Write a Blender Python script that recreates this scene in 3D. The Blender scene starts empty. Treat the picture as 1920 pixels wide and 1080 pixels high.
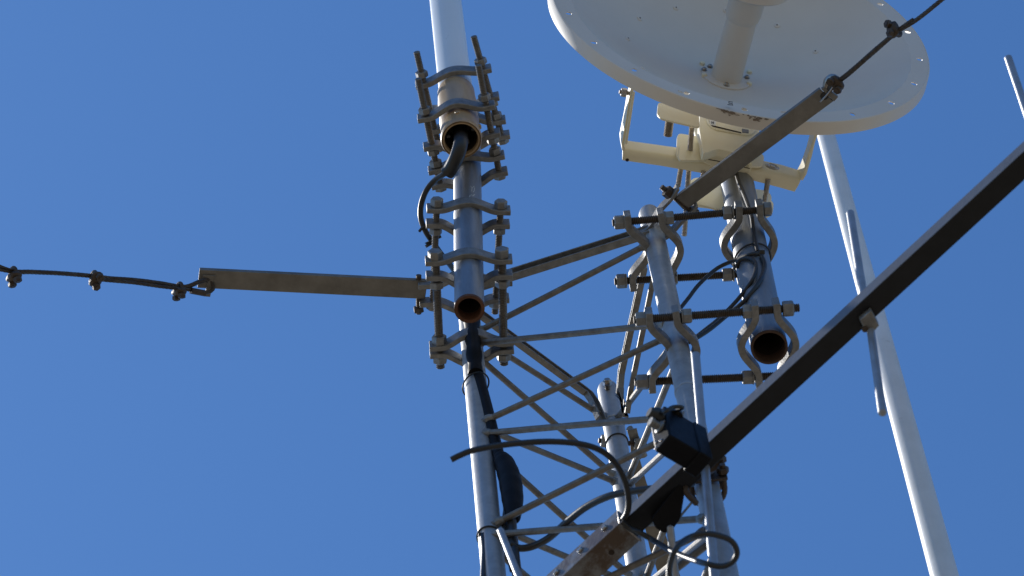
import bpy, math, random
from math import radians as rad, pi, sin, cos
from mathutils import Vector as V, Matrix
random.seed(7)

# ------------------------------------------------------------ camera, sky, sun, exposure
SC = bpy.context.scene
COL = SC.collection
F, CX, CY = 6850.0, 960.0, 540.0            # focal length and centre of the photograph in its pixels
CAMLOC = V((0, 0, 1.6))
_up = V((575 - CX, CY + 2630, F)).normalized()          # world up seen by the camera (right, up, forward)
_fw = V((0, 0, 1))
_y = (_fw - _up * _up.dot(_fw)).normalized()
_x = -_y.cross(_up)
if _x.x < 0: _x = -_x
MW = Matrix((_x, _y, _up))                  # camera (right, up, forward) -> world
def ray(px, py): return MW @ V(((px - CX) / F, (CY - py) / F, 1.0))
def W(px, py, d): return CAMLOC + ray(px, py) * d
def WZ(px, py, z):
    r = ray(px, py); return CAMLOC + r * ((z - CAMLOC.z) / r.z)
def WP(px, py, p0, n):
    r = ray(px, py); return CAMLOC + r * ((p0 - CAMLOC).dot(n) / r.dot(n))
def PX(w):
    c = MW.transposed() @ (V(w) - CAMLOC); return CX + F * c.x / c.z, CY - F * c.y / c.z, c.z
cam_d = bpy.data.cameras.new('camera'); cam = bpy.data.objects.new('camera', cam_d); COL.objects.link(cam)
R_, U_, F_ = MW @ V((1, 0, 0)), MW @ V((0, 1, 0)), MW @ V((0, 0, 1))
cam.matrix_world = Matrix(((R_.x, U_.x, -F_.x, CAMLOC.x), (R_.y, U_.y, -F_.y, CAMLOC.y), (R_.z, U_.z, -F_.z, CAMLOC.z), (0, 0, 0, 1)))
cam_d.sensor_width = 36; cam_d.lens = 36 * F / 1920; cam_d.clip_end = 5000; cam_d.clip_start = .1
cam_d.dof.use_dof = True; cam_d.dof.focus_distance = 6.95; cam_d.dof.aperture_fstop = 9.0
SC.camera = cam
SUN_AZ, SUN_EL = rad(157), rad(51)          # measured from +X towards +Y
sd = V((cos(SUN_AZ) * cos(SUN_EL), sin(SUN_AZ) * cos(SUN_EL), sin(SUN_EL)))
wd = bpy.data.worlds.new('World'); SC.world = wd; wd.use_nodes = True
nt = wd.node_tree; bg = nt.nodes['Background']
sk = nt.nodes.new('ShaderNodeTexSky'); sk.sky_type = 'NISHITA'; sk.sun_disc = False
sk.sun_elevation = SUN_EL; sk.sun_rotation = pi / 2 - SUN_AZ; sk.air_density = 1.15; sk.dust_density = .25; sk.ozone_density = 10.0
wb = nt.nodes.new('ShaderNodeMix'); wb.data_type = 'RGBA'; wb.blend_type = 'MULTIPLY'; wb.inputs[0].default_value = 1; wb.inputs[7].default_value = (.75, .97, 1.09, 1)   # cool white balance
nt.links.new(sk.outputs[0], wb.inputs[6]); nt.links.new(wb.outputs[2], bg.inputs[0]); bg.inputs[1].default_value = .13
sl = bpy.data.lights.new('sun', 'SUN'); sl.energy = 4.2; sl.angle = rad(.5); sl.color = (1, .95, .87)
so = bpy.data.objects.new('sun', sl); COL.objects.link(so); so.rotation_euler = sd.to_track_quat('Z', 'Y').to_euler()
SC.view_settings.view_transform = 'Standard'; SC.view_settings.look = 'None'; SC.view_settings.gamma = 1
SC.view_settings.use_curve_mapping = False; SC.view_settings.exposure = 0.0

# ------------------------------------------------------------ materials
MAT = {}
def mat(name, col, rough=.5, metal=0.0, col2=None, scale=40, amt=.5, bump=0.0, bscale=200, rust=None, rthr=.62, rscale=25, spec=.5, stretch=None, rvar=.12):
    m = bpy.data.materials.new(name); m.use_nodes = True; t = m.node_tree; N = t.nodes; L = t.links
    b = N['Principled BSDF']; b.inputs['Metallic'].default_value = metal; b.inputs['Roughness'].default_value = rough
    b.inputs['Specular IOR Level'].default_value = spec
    tc = N.new('ShaderNodeTexCoord'); mp = N.new('ShaderNodeMapping'); L.new(tc.outputs['Object'], mp.inputs[0])
    if stretch: mp.inputs['Scale'].default_value = stretch
    n1 = N.new('ShaderNodeTexNoise'); n1.inputs['Scale'].default_value = scale; n1.inputs['Detail'].default_value = 6; n1.inputs['Roughness'].default_value = .65
    L.new(mp.outputs[0], n1.inputs[0])
    r1 = N.new('ShaderNodeValToRGB'); r1.color_ramp.elements[0].position = .5 - amt * .4; r1.color_ramp.elements[1].position = .5 + amt * .4
    c2 = col2 or tuple(c * .7 for c in col)
    r1.color_ramp.elements[0].color = (*c2, 1); r1.color_ramp.elements[1].color = (*col, 1)
    L.new(n1.outputs[0], r1.inputs[0]); out = r1.outputs[0]
    if rust:
        n2 = N.new('ShaderNodeTexNoise'); n2.inputs['Scale'].default_value = rscale; n2.inputs['Detail'].default_value = 8; n2.inputs['Roughness'].default_value = .7
        L.new(tc.outputs['Object'], n2.inputs[0])
        r2 = N.new('ShaderNodeValToRGB'); r2.color_ramp.elements[0].position = rthr - .04; r2.color_ramp.elements[1].position = rthr + .06
        L.new(n2.outputs[0], r2.inputs[0])
        mx = N.new('ShaderNodeMix'); mx.data_type = 'RGBA'; L.new(r2.outputs[0], mx.inputs[0]); L.new(out, mx.inputs[6]); mx.inputs[7].default_value = (*rust, 1)
        out = mx.outputs[2]
        mm = N.new('ShaderNodeMath'); mm.operation = 'MULTIPLY_ADD'; L.new(r2.outputs[0], mm.inputs[0]); mm.inputs[1].default_value = -metal; mm.inputs[2].default_value = metal
        L.new(mm.outputs[0], b.inputs['Metallic'])
    L.new(out, b.inputs['Base Color'])
    if rvar:
        mr = N.new('ShaderNodeMapRange'); L.new(n1.outputs[0], mr.inputs[0]); mr.inputs[3].default_value = rough + rvar; mr.inputs[4].default_value = max(.05, rough - rvar)
        L.new(mr.outputs[0], b.inputs['Roughness'])
    if bump:
        n3 = N.new('ShaderNodeTexNoise'); n3.inputs['Scale'].default_value = bscale; n3.inputs['Detail'].default_value = 4
        L.new(mp.outputs[0], n3.inputs[0]); bp = N.new('ShaderNodeBump'); bp.inputs['Strength'].default_value = bump; bp.inputs['Distance'].default_value = .002
        L.new(n3.outputs[0], bp.inputs['Height']); L.new(bp.outputs[0], b.inputs['Normal'])
    MAT[name] = m; return m
mat('galvanised', (.40, .415, .43), .46, .4, (.26, .275, .29), 38, .6, .25, 120, rust=(.16, .12, .08), rthr=.74, rscale=60)
mat('galvanised_pipe', (.36, .375, .40), .42, .7, (.16, .175, .19), 14, .9, .15, 150, stretch=(3, 3, .5))
mat('galvanised_dull', (.285, .285, .28), .5, .55, (.15, .145, .138), 60, .6, .3, 250, rust=(.15, .1, .06), rthr=.7, rscale=80)
mat('brace_steel', (.235, .22, .20), .52, .5, (.13, .115, .10), 70, .6, .3, 250, rust=(.14, .09, .05), rthr=.68, rscale=90)
mat('rod_steel', (.12, .095, .075), .5, .5, (.06, .045, .032), 90, .6)
mat('rod_zinc', (.21, .195, .175), .5, .5, (.12, .105, .09), 90, .6)
mat('stainless', (.5, .46, .42), .3, .9, (.3, .25, .2), 90, .5)
mat('arm_steel', (.25, .24, .22), .5, .4, (.10, .092, .08), 16, .8, .35, 120, rust=(.12, .07, .04), rthr=.68, rscale=30)
mat('rust', (.14, .055, .025), .85, 0, (.06, .028, .016), 60, .7, .5, 200)
mat('rust_dark', (.085, .045, .028), .85, 0, (.05, .03, .02), 60, .7, .5, 200)
mat('rusty_channel', (.15, .12, .10), .5, .6, (.08, .055, .04), 20, .7, .4, 120)
mat('sleeve_steel', (.30, .31, .32), .35, .7, (.14, .13, .12), 25, .7, .4, 100, rust=(.085, .055, .035), rthr=.5, rscale=14)
mat('pipe_inside', (.05, .03, .02), .9, 0, (.02, .012, .008), 40, .6)
mat('black_rubber', (.012, .012, .014), .42, 0, (.02, .019, .018), 60, .5, .15, 150)
mat('black_tape', (.012, .012, .013), .5, 0, (.008, .008, .01), 40, .6, .2, 50, spec=.08)
mat('black_plastic', (.005, .005, .007), .45, 0, (.003, .003, .004), 60, .5, spec=.15)
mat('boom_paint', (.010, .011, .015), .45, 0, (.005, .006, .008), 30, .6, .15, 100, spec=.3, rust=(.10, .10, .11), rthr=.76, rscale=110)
mat('boom_sunlit', (.15, .155, .17), .4, .1, (.08, .085, .10), 14, .9, .2, 100, rust=(.32, .32, .33), rthr=.7, rscale=90)  # grey stands in for sunlight on the boom's upper faces
mat('rope_steel', (.10, .085, .075), .45, .6, (.05, .042, .038), 80, .5)
mat('clip_steel', (.10, .075, .055), .55, .4, (.05, .032, .022), 70, .6, .4, 200)
mat('fibreglass', (.72, .77, .80), .3, 0, (.66, .72, .76), 5, .6)
mat('white_paint', (.76, .77, .77), .45, 0, (.56, .58, .58), 9, .9, .15, 60, rust=(.42, .41, .38), rthr=.68, rscale=16)
mat('tan_collar', (.50, .37, .22), .4, .0, (.27, .18, .10), 16, .7, .2, 90, stretch=(2, 2, .4))
mat('dish_white', (.74, .69, .615), .45, 0, (.64, .595, .53), 5, .9, .05, 40, rust=(.50, .45, .39), rthr=.77, rscale=30)
mat('cream_paint', (.84, .775, .57), .42, 0, (.74, .665, .46), 9, .8, .12, 90, rust=(.42, .36, .25), rthr=.73, rscale=45)
mat('dirt_mark', (.30, .24, .18), .8, 0, (.17, .13, .10), 90, .8)
mat('element_alu', (.40, .42, .45), .42, .55, (.27, .285, .31), 30, .5, .1, 80)
mat('zip_tie', (.02, .02, .02), .4, 0)
mat('ground_soil', (.28, .222, .15), .95, 0, (.16, .135, .09), .15, .8, .3, 2)
mat('grey_print', (.12, .13, .15), .5, 0)

# ------------------------------------------------------------ mesh helpers (world coordinates)
class MB:
    def __init__(s): s.v = []; s.f = []
    def add(s, vs, fs):
        o = len(s.v); s.v += [V(v) for v in vs]; s.f += [[i + o for i in f] for f in fs]; return s
    def prism(s, poly, vec):
        n = len(poly); vec = V(vec); poly = [V(p) for p in poly]
        s.add(poly + [p + vec for p in poly], [list(range(n))[::-1], list(range(n, 2 * n))] + [[i, (i + 1) % n, n + (i + 1) % n, n + i] for i in range(n)]); return s
    def loft(s, rings, cap=True, close=True):
        n = len(rings[0]); vs = [p for r in rings for p in r]; fs = []
        for k in range(len(rings) - 1):
            for i in range(n if close else n - 1):
                j = (i + 1) % n; fs.append([k * n + i, k * n + j, (k + 1) * n + j, (k + 1) * n + i])
        if cap: fs += [list(range(n))[::-1], list(range((len(rings) - 1) * n, len(rings) * n))]
        s.add(vs, fs); return s
    def tube(s, pts, r, n=12, cap=True, smooth=0):
        pts = [V(p) for p in pts]
        if smooth: pts = spline(pts, smooth)
        rr = r if callable(r) else (lambda t: r)
        T = []
        for i in range(len(pts)):
            a = pts[max(0, i - 1)]; b = pts[min(len(pts) - 1, i + 1)]; T.append((b - a).normalized())
        u = T[0].orthogonal().normalized(); rings = []
        for i, p in enumerate(pts):
            u = (u - T[i] * u.dot(T[i])).normalized(); w = T[i].cross(u); q = rr(i / max(1, len(pts) - 1))
            rings.append([p + u * (q * cos(2 * pi * k / n)) + w * (q * sin(2 * pi * k / n)) for k in range(n)])
        return s.loft(rings, cap)
    def lathe(s, o, axis, prof, n=32, cap=True, ref=None, ph=0):
        axis = V(axis).normalized(); u = (ref and (V(ref) - axis * V(ref).dot(axis)).normalized()) or axis.orthogonal().normalized(); w = axis.cross(u); o = V(o)
        return s.loft([[o + axis * z + (u * cos(2 * pi * k / n + ph) + w * sin(2 * pi * k / n + ph)) * r for k in range(n)] for r, z in prof], cap)
    def box(s, c, ax, ay, az, lx, ly, lz):
        c = V(c); a = ax * (lx / 2); b = ay * (ly / 2); d = az * lz
        return s.prism([c - a - b - d / 2, c + a - b - d / 2, c + a + b - d / 2, c - a + b - d / 2], d)
def spline(p, k):
    out = []
    P = [p[0] * 2 - p[1]] + p + [p[-1] * 2 - p[-2]]
    for i in range(1, len(P) - 2):
        a, b, c, d = P[i - 1:i + 3]
        for j in range(k):
            t = j / k; out.append(.5 * ((2 * b) + (c - a) * t + (2 * a - 5 * b + 4 * c - d) * t * t + (3 * b - 3 * c + d - a) * t ** 3))
    out.append(P[-2]); return out
def meta(o, label=None, cat=None, group=None, kind=None):
    if label: o['label'] = label
    if cat: o['category'] = cat
    if group: o['group'] = group
    if kind: o['kind'] = kind
    return o
def thing(name, loc, label, cat, group=None):
    o = bpy.data.objects.new(name, None); COL.objects.link(o); o.location = V(loc); o.empty_display_size = .05
    return meta(o, label, cat, group)
def root_loc(p):
    q = V((0, 0, 0))
    while p is not None: q += p.location; p = p.parent
    return q
def finish(me, sharp=35):
    for p in me.polygons: p.use_smooth = True
    me.set_sharp_from_angle(angle=rad(sharp))
def mk(name, mb, m, parent=None, bevel=0, loc=None, sharp=35, seg=2):
    base = root_loc(parent) if parent else (V(loc) if loc is not None else sum(mb.v, V((0, 0, 0))) / len(mb.v))
    me = bpy.data.meshes.new(name); me.from_pydata([v - base for v in mb.v], [], mb.f)
    import bmesh
    b = bmesh.new(); b.from_mesh(me); bmesh.ops.recalc_face_normals(b, faces=b.faces); b.to_mesh(me); b.free()
    me.materials.append(MAT[m]); finish(me, sharp)
    o = bpy.data.objects.new(name, me); COL.objects.link(o)
    if parent: o.parent = parent
    else: o.location = base
    if bevel:
        bv = o.modifiers.new('bevel', 'BEVEL'); bv.width = bevel; bv.segments = seg; bv.limit_method = 'ANGLE'; bv.angle_limit = rad(40); bv.harden_normals = False
    return o
SHARED = {}
def shared(key, build, m, sharp=35):
    k = (key, m)
    if k not in SHARED:
        mb = build(); me = bpy.data.meshes.new(key); me.from_pydata(mb.v, [], mb.f); me.materials.append(MAT[m])
        import bmesh
        b = bmesh.new(); b.from_mesh(me); bmesh.ops.recalc_face_normals(b, faces=b.faces); b.to_mesh(me); b.free()
        finish(me, sharp); SHARED[k] = me
    return SHARED[k]
def inst(name, me, pos, axis, parent, spin=0, scale=1):
    o = bpy.data.objects.new(name, me); COL.objects.link(o); o.parent = parent
    q = V(axis).to_track_quat('Z', 'Y').to_matrix().to_4x4() @ Matrix.Rotation(spin, 4, 'Z')
    o.matrix_local = Matrix.Translation(V(pos) - root_loc(parent)) @ q @ Matrix.Scale(scale, 4)
    return o
def nut_mb(r=.0125, h=.013, dome=False):
    mb = MB(); Z = (0, 0, 1)
    mb.lathe((0, 0, -h / 2), Z, [(r * .86, 0), (r, h * .12), (r, h * .88), (r * .86, h)], 6); return mb
def washer_mb(r=.0135, h=.0025): return MB().lathe((0, 0, -h / 2), (0, 0, 1), [(r, 0), (r, h)], 20)
def nut(pos, axis, parent, m='galvanised_dull', s=1.0, h=.013, name='nut'):
    return inst(name, shared('nut_%d' % int(h * 1e4), lambda: nut_mb(h=h), m, 30), pos, axis, parent, random.uniform(0, 1), s)
def washer(pos, axis, parent, m='galvanised_dull', s=1.0):
    return inst('washer', shared('washer', washer_mb, m), pos, axis, parent, 0, s)
def thread_mb(a, b, r, pitch=.0034, n=10):
    a, b = V(a), V(b); L = (b - a).length; k = max(2, int(L / pitch)); pr = [(r * .8, 0)]
    for i in range(k):
        z = L * (i + .5) / k; pr += [(r, z - pitch * .12), (r, z + pitch * .12), (r * .78, L * (i + 1) / k)]
    return MB().lathe(a, b - a, pr, n)
def mix(a, b, t): return a + (b - a) * t

# ------------------------------------------------------------ ground
g = MB().add([(-1500, -1500, 0), (1500, -1500, 0), (1500, 1500, 0), (-1500, 1500, 0)], [[0, 1, 2, 3]])
meta(mk('ground', g, 'ground_soil', loc=(0, 0, 0)), kind='structure')
UP = V((0, 0, 1))

# ------------------------------------------------------------ lattice tower
RT = W(1215, 390, 7.0); ZT = RT.z
MT = WZ(1139, 727, ZT); LT = WZ(876, 552, ZT)
def on_leg(top, py):                          # point of a vertical leg that is seen at photo row py
    lo, hi = -6.0, 1.5
    for _ in range(50):
        m = (lo + hi) / 2
        if PX(top + UP * m)[1] > py: lo = m
        else: hi = m
    return top + UP * ((lo + hi) / 2)
tower = thing('lattice_tower', (RT.x, RT.y, 0), 'grey galvanised triangular lattice mast of three round legs joined by zigzag rods', 'tower')
LR = .0205
for nm, T in (('left', LT), ('middle', MT), ('right', RT)):
    b = V((T.x, T.y, 0))
    hz = T.z - (.022 if T is RT else 0)
    mb = MB().lathe(b, UP, [(LR, 0), (LR, hz - .012), (LR * .93, hz - .004), (LR * .7, hz)], 40)
    o = mk('leg', mb, 'galvanised', tower)
    if T is MT: MLEG = o
# collars (leg joints)
for T, y in ((RT, 735), (MT, 795)):
    p = on_leg(T, y); mk('joint_ring', MB().lathe(p - UP * .006, UP, [(LR + .0004, 0), (LR + .0014, .002), (LR + .0014, .010), (LR + .0004, .012)], 36), 'galvanised', tower)
# top bolt of the middle leg
p = MT - UP * .03
ax = (W(1136, 700, 6) - W(1142, 745, 6)).normalized(); ax = V((ax.x, ax.y, 0)).normalized()
mk('bolt', MB().tube([p - V((0, .034, 0)), p + V((0, .03, 0))], .006, 10), 'stainless', tower)
nut(p - V((0, .026, 0)), V((0, 1, 0)), tower, 'stainless', .75)
mk('bolt', MB().tube([p - V((.002, .03, .018)), p + V((.002, .03, -.018))], .0045, 10), 'rod_steel', tower)

def brace(A, B, r=.006, hook=True, m='brace_steel'):
    d = (B - A).normalized(); L = (B - A).length
    pts = [A, mix(A, B, .02), mix(A, B, .5) + UP * random.uniform(-.002, .002), mix(A, B, .98), B]
    mk('brace', MB().tube(pts, r, 10, smooth=4), m, tower)
def side(A, B, off):                          # move the line to the outside of the legs
    c = (RT + MT + LT) / 3; mid = (A + B) / 2; o = V((mid.x - c.x, mid.y - c.y, 0)).normalized(); return A + o * off, B + o * off
def rod(TA, ya, TB, yb, off=.012, r=.0059):
    A, B = side(on_leg(TA, ya), on_leg(TB, yb), off); brace(A, B, r)
    for P_, Q_ in ((A, B), (B, A)):
        u_ = (Q_ - P_).normalized(); q_ = P_ + u_ * (LR + random.uniform(-.002, .002))
        mk('weld', MB().lathe(q_ - u_ * .009, u_, [(.004, 0), (.0085 + random.uniform(0, .0012), .004), (.0092, .009), (.0078 + random.uniform(0, .001), .014), (.0062, .019)], 10), 'galvanised_dull', tower)
# face between left and right leg
rod(LT, 640, RT, 462); rod(LT, 655, RT, 617); rod(LT, 806, RT, 637); rod(LT, 824, RT, 791); rod(LT, 1000, RT, 808); rod(LT, 1014, RT, 983); rod(LT, 1195, RT, 1000)
rod(LT, 1225, RT, 1195)
# face between left and middle leg
rod(LT, 618, MT, 788, .004); rod(LT, 655, MT, 902, .004); rod(LT, 796, MT, 906, .004); rod(LT, 824, MT, 1092, .004); rod(LT, 978, MT, 1098, .004); rod(LT, 1018, MT, 1290, .004)
# face between middle and right leg
rod(RT, 632, MT, 790, .004); rod(RT, 655, MT, 905, .006); rod(RT, 792, MT, 912, .006); rod(RT, 812, MT, 1096, .006); rod(RT, 985, MT, 1100, .006); rod(RT, 1003, MT, 1290, .006)
# lower bays that the frame cuts off still carry the mast to the ground
k = 0
z = on_leg(LT, 1195).z - .2
while z > .3:
    for a, b in ((LT, RT), (LT, MT), (RT, MT)):
        A = V((a.x, a.y, z)); B = V((b.x, b.y, z)); brace(A, B); brace(A, B + UP * .2)
    z -= .22
# channel braces at the top of each face (two flanges and a web)
def channel(pts, w=.021, h=.016, t=.0035, out=None, m='galvanised_dull', flip=1):
    mb = MB(); rings = []
    for i, p in enumerate(pts):
        a = pts[max(0, i - 1)]; b = pts[min(len(pts) - 1, i + 1)]; T = (b - a).normalized()
        sN = T.cross(UP).normalized() * flip; uN = sN.cross(T).normalized() * flip
        if uN.z < 0: uN = -uN
        prof = [(-h / 2, -w / 2), (h / 2, -w / 2), (h / 2, -w / 2 + t), (-h / 2 + t, -w / 2 + t), (-h / 2 + t, w / 2 - t), (h / 2, w / 2 - t), (h / 2, w / 2), (-h / 2, w / 2)]
        rings.append([p + sN * a_ + uN * b_ for a_, b_ in prof])
    mb.loft(rings); mk('channel_brace', mb, m, tower, .0006, seg=1)
A, B = side(on_leg(LT, 556), on_leg(RT, 446), .016); channel([A, B], .026, .016, flip=1)
A = on_leg(LT, 572); B = on_leg(MT, 765)
Bm = WP(1103, 738, (A + B) / 2, (B - A).cross(UP).normalized())
channel([A, mix(A, Bm, .97), Bm, WP(1113, 752, A, (B - A).cross(UP).normalized()), WP(1128, 788, A, (B - A).cross(UP).normalized())], .022, .012, flip=1)
A = on_leg(RT, 455); B = on_leg(MT, 775); nn = (B - A).cross(UP).normalized()
channel([WP(1208, 500, A, nn), WP(1165, 698, A, nn), WP(1162, 735, A, nn), WP(1174, 775, A, nn)], .018, .012, flip=-1)
channel([WP(1224, 520, A, nn) + V((0, .006, 0)), WP(1182, 735, A, nn), WP(1176, 775, A, nn)], .008, .010, flip=-1)
# cleat hanging under the middle leg top where the rear guy bar is bolted
A = WZ(1180, 803, on_leg(MT, 775).z); B = WZ(1208, 856, on_leg(MT, 775).z)
mk('cleat', MB().tube([A, mix(A, B, .35) + V((.002, 0, .004)), B], .007, 8, smooth=5), 'galvanised_dull', tower)
# weld beads at the rod bends
wb = MB()
for T, y, q in ((LT, 650, 1), (LT, 815, 1), (LT, 1007, 1), (RT, 626, -1), (RT, 800, -1), (RT, 990, -1), (MT, 904, 1), (MT, 1095, 1)):
    p = on_leg(T, y); o_ = (LT if T is RT else RT) - T; o_ = V((o_.x, o_.y, 0)).normalized() * (LR - .004)
    mk('weld', MB().lathe(p + o_ - UP * .012, UP, [(.003, 0), (.008, .005), (.009, .012), (.007, .019), (.003, .024)], 12), 'galvanised_dull', tower)

# ------------------------------------------------------------ pipe clamps
def clamp(label, z, rods, plates, nuts, axis, group, width=.030, thick=.010, rr=.0068, ns=1.0, m='galvanised_dull', rodmat='rod_steel', root=None):
    RD = [(WZ(*a, z), WZ(*b, z)) for a, b in rods]
    pxr = rods
    def at(i, c):
        (a, b) = pxr[i]; k = 0 if axis == 'x' else 1; t = (c - a[k]) / (b[k] - a[k])
        return WZ(a[0] + (b[0] - a[0]) * t, a[1] + (b[1] - a[1]) * t, z)
    t = root or thing('pipe_clamp', (RD[0][0] + RD[1][1]) / 2, label, 'clamp', group)
    RO = [mk('threaded_rod', thread_mb(a, b, rr), rodmat, t, sharp=25) for a, b in RD]
    for pl in plates:
        c1, c2, ap = pl[:3]; ext = pl[3] if len(pl) > 3 else .017; wmul = pl[4] if len(pl) > 4 else .9
        A, B = at(0, c1), at(1, c2); u = (B - A).normalized(); w = UP.cross(u) * (1 if axis == 'y' else -1); L = (B - A).length; mid = (A + B) / 2
        h = (WZ(*ap, z) - mid).dot(w) if isinstance(ap, tuple) else ap
        half = L / 2; prof = []; N = 30; a_ = half * wmul
        H = half + ext
        us = [-H, -half - .002] + [-a_ + 2 * a_ * i / N for i in range(N + 1)] + [half + .002, H]
        def fw(x): return 0 if abs(x) >= a_ else h * (.5 * (1 + cos(pi * x / a_))) ** .85
        top, bot = [], []
        for x in us:
            d = (fw(x + 1e-4) - fw(x - 1e-4)) / 2e-4; nn = V((-d, 1)).normalized() if True else 0
            top.append((x - d / math.hypot(1, d) * thick / 2, fw(x) + thick / 2 / math.hypot(1, d)))
            bot.append((x + d / math.hypot(1, d) * thick / 2, fw(x) - thick / 2 / math.hypot(1, d)))
        rings = []
        for (x1, y1), (x2, y2) in zip(top, bot):
            P1 = mid + u * x1 + w * y1; P2 = mid + u * x2 + w * y2
            rings.append([P1 + UP * width / 2, P2 + UP * width / 2, P2 - UP * width / 2, P1 - UP * width / 2])
        mk('clamp_plate', MB().loft(rings), m, t, .0014)
    for nn in nuts:
        i, c = nn[:2]; h = nn[2] if len(nn) > 2 else .013
        ax = (RD[i][1] - RD[i][0]).normalized(); nut(at(i, c), ax, RO[i], m, ns, h, 'nut')
    return RO, at
# left column of hardware
zB3 = on_leg(LT, 655).z; zB1 = on_leg(LT, 556).z
cB3 = WZ(879, 503, zB3); cB1 = WZ(877.5, 406, zB1)
pdir = (cB1 - cB3).normalized()
def on_pipe(c, d, py):
    lo, hi = -3.0, 3.0
    for _ in range(50):
        m = (lo + hi) / 2
        if PX(c + d * m)[1] > py: lo = m
        else: hi = m
    return c + d * ((lo + hi) / 2)
pb = on_pipe(cB3, pdir, 580)
zA2 = on_pipe(cB3, pdir, 322).z; zA1 = on_pipe(cB3, pdir, 254).z
ptop = on_pipe(cB3, pdir, 215)
pr = .0288 * PX(pb)[2] / 7.0
print('pipe dir', pdir, 'bottom', PX(pb))
sp = thing('mounting_pipe', pb, 'grey steel pipe with rusty open end in the middle of the left clamp stack', 'pipe', 'open ended mounting pipes')
mb = MB().lathe(pb, pdir, [(pr - .0045, .25), (pr - .0045, .0), (pr - .001, -.001), (pr, .001), (pr, .006)] + [(pr, (ptop - pb).length)], 48, cap=False)
o = mk('tube', MB().lathe(pb, pdir, [(pr, .007), (pr, (ptop - pb).length), (pr - .004, (ptop - pb).length)], 48, cap=False), 'galvanised_pipe', sp)
mk('rusty_rim', MB().lathe(pb, pdir, [(pr - .0055, .03), (pr - .0055, .001), (pr - .004, 0), (pr + .0004, 0), (pr + .0006, .0075)], 48, cap=False), 'rust', sp)
mk('bore', MB().lathe(pb, pdir, [(pr - .0056, .0305), (pr - .0056, .4)], 32, cap=False).lathe(pb + pdir * .4, pdir, [(pr - .005, 0), (.001, .001)], 32), 'pipe_inside', sp)
GA = 'clamps on the left pipe stack'
clamp('topmost clamp of the left stack, its long rods rising beside the white tube', zA1,
      [((781, 97), (823, 277)), ((888, 68), (943, 264))],
      [(157, 131, (853, 132)), (207, 183, .022), (243, 226, -.020), (270, 254, .018)],
      [(0, 139), (1, 115), (0, 217), (1, 193), (1, 217), (0, 278, .01), (1, 264, .01)], 'y', 'pipe clamps on the mast', rodmat='rod_zinc')
clamp('clamp around the lower end of the tan collar, just above the collar opening', zA2,
      [((784, 147), (825, 346)), ((897, 122), (936, 324))],
      [(220, 199, (856, 193)), (273, 251, .024), (317, 293, -.014), (345, 323, .018)],
      [(0, 207), (1, 182), (0, 284), (1, 262), (0, 306), (1, 283), (0, 353, .009), (1, 331, .009)], 'y', 'pipe clamps on the mast', rodmat='rod_zinc')
clamp('clamp with two hex bolt heads on the left pipe, just below the cable sleeve', zB1,
      [((819, 379), (811, 582)), ((939, 383), (928, 588))],
      [(391, 394, (878, 379), .019), (419, 420, .024, .019), (532, 528, -.02, .03), (566, 560, .02, .026)],
      [(0, 379, .016), (1, 383, .016), (0, 433), (1, 432), (0, 574), (1, 570)], 'y', 'pipe clamps on the mast', rodmat='rod_zinc')
_, atB3 = clamp('lowest clamp of the left pipe, its long rods reaching down to the tower leg', zB3,
      [((816, 479), (826, 690)), ((941, 475), (945, 684))],
      [(489, 486, (877, 474), .019), (517, 515, .024, .019), (648, 640, -.022, .019), (662, 655, .024, .019)],
      [(0, 478, .016), (1, 474, .016), (0, 533), (1, 531), (0, 637, .016), (0, 673), (1, 668)], 'y', 'pipe clamps on the mast', rodmat='rod_zinc', rr=.0082, ns=1.12)
def on_cyl(px, py, c, d, r):
    rr = ray(px, py); lo_ = (WZ(px, py, c.z) - CAMLOC).length * .85; q = CAMLOC
    for i in range(4000):
        q = CAMLOC + rr.normalized() * (lo_ + i * .0005); w_ = q - c
        if (w_ - d * w_.dot(d)).length <= r: break
    return q
ck = MB()
for st in (((882.5, 349), (885, 353), (887, 351), (889, 349.5)), ((885, 353), (884.5, 359)), ((889.5, 352), (889, 358), (887, 360.5)), ((880.5, 371), (881, 367), (884, 365.5), (887, 367)), ((887, 364), (890, 365), (886, 368))):
    ck.tube([on_cyl(x, y, cB3, pdir, pr) for x, y in st], .0006, 5)
mk('chalk_scribble', ck, 'white_paint', sp)
# white collinear antenna
cA2 = WZ(862, 236, zA2); cA1 = WZ(854.5, 170, zA1); adir = (cA1 - cA2).normalized(); print('antenna dir', adir)
ab = on_pipe(cA2, adir, 262)
# keep the direction seen in the photograph but straight
At = V(ab) + adir * 2.2
sA = PX(ab)[2] / F
r0 = 39.5 * sA * .98
an = thing('tube_antenna', ab, 'white fibreglass tube antenna in a tan collar with an open lower end', 'antenna')
mk('radome', MB().lathe(ab, adir, [(r0 * .845, .23), (r0 * .835, .8), (r0 * .8, 2.2), (r0 * .4, 2.23)], 56), 'fibreglass', an)
mk('collar', MB().lathe(ab, adir, [(r0 * .80, .06), (r0 * .80, .002), (r0 * .83, 0), (r0 * .89, 0), (r0 * .90, .002), (r0 * .90, .004), (r0 * .94, .004), (r0 * .965, .0), (r0, .003), (r0, .012), (r0 * .955, .022), (r0 * .955, .085), (r0 * .97, .088), (r0 * .97, .094), (r0 * .955, .097),
      (r0 * .955, .19), (r0 * .93, .21), (r0 * .93, .236), (r0 * .86, .24)], 64, cap=False), 'tan_collar', an)
mk('socket', MB().lathe(ab, adir, [(r0 * .795, .012), (r0 * .795, .11), (r0 * .3, .112), (.005, .113)], 40, cap=False), 'rusty_channel', an)
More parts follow.
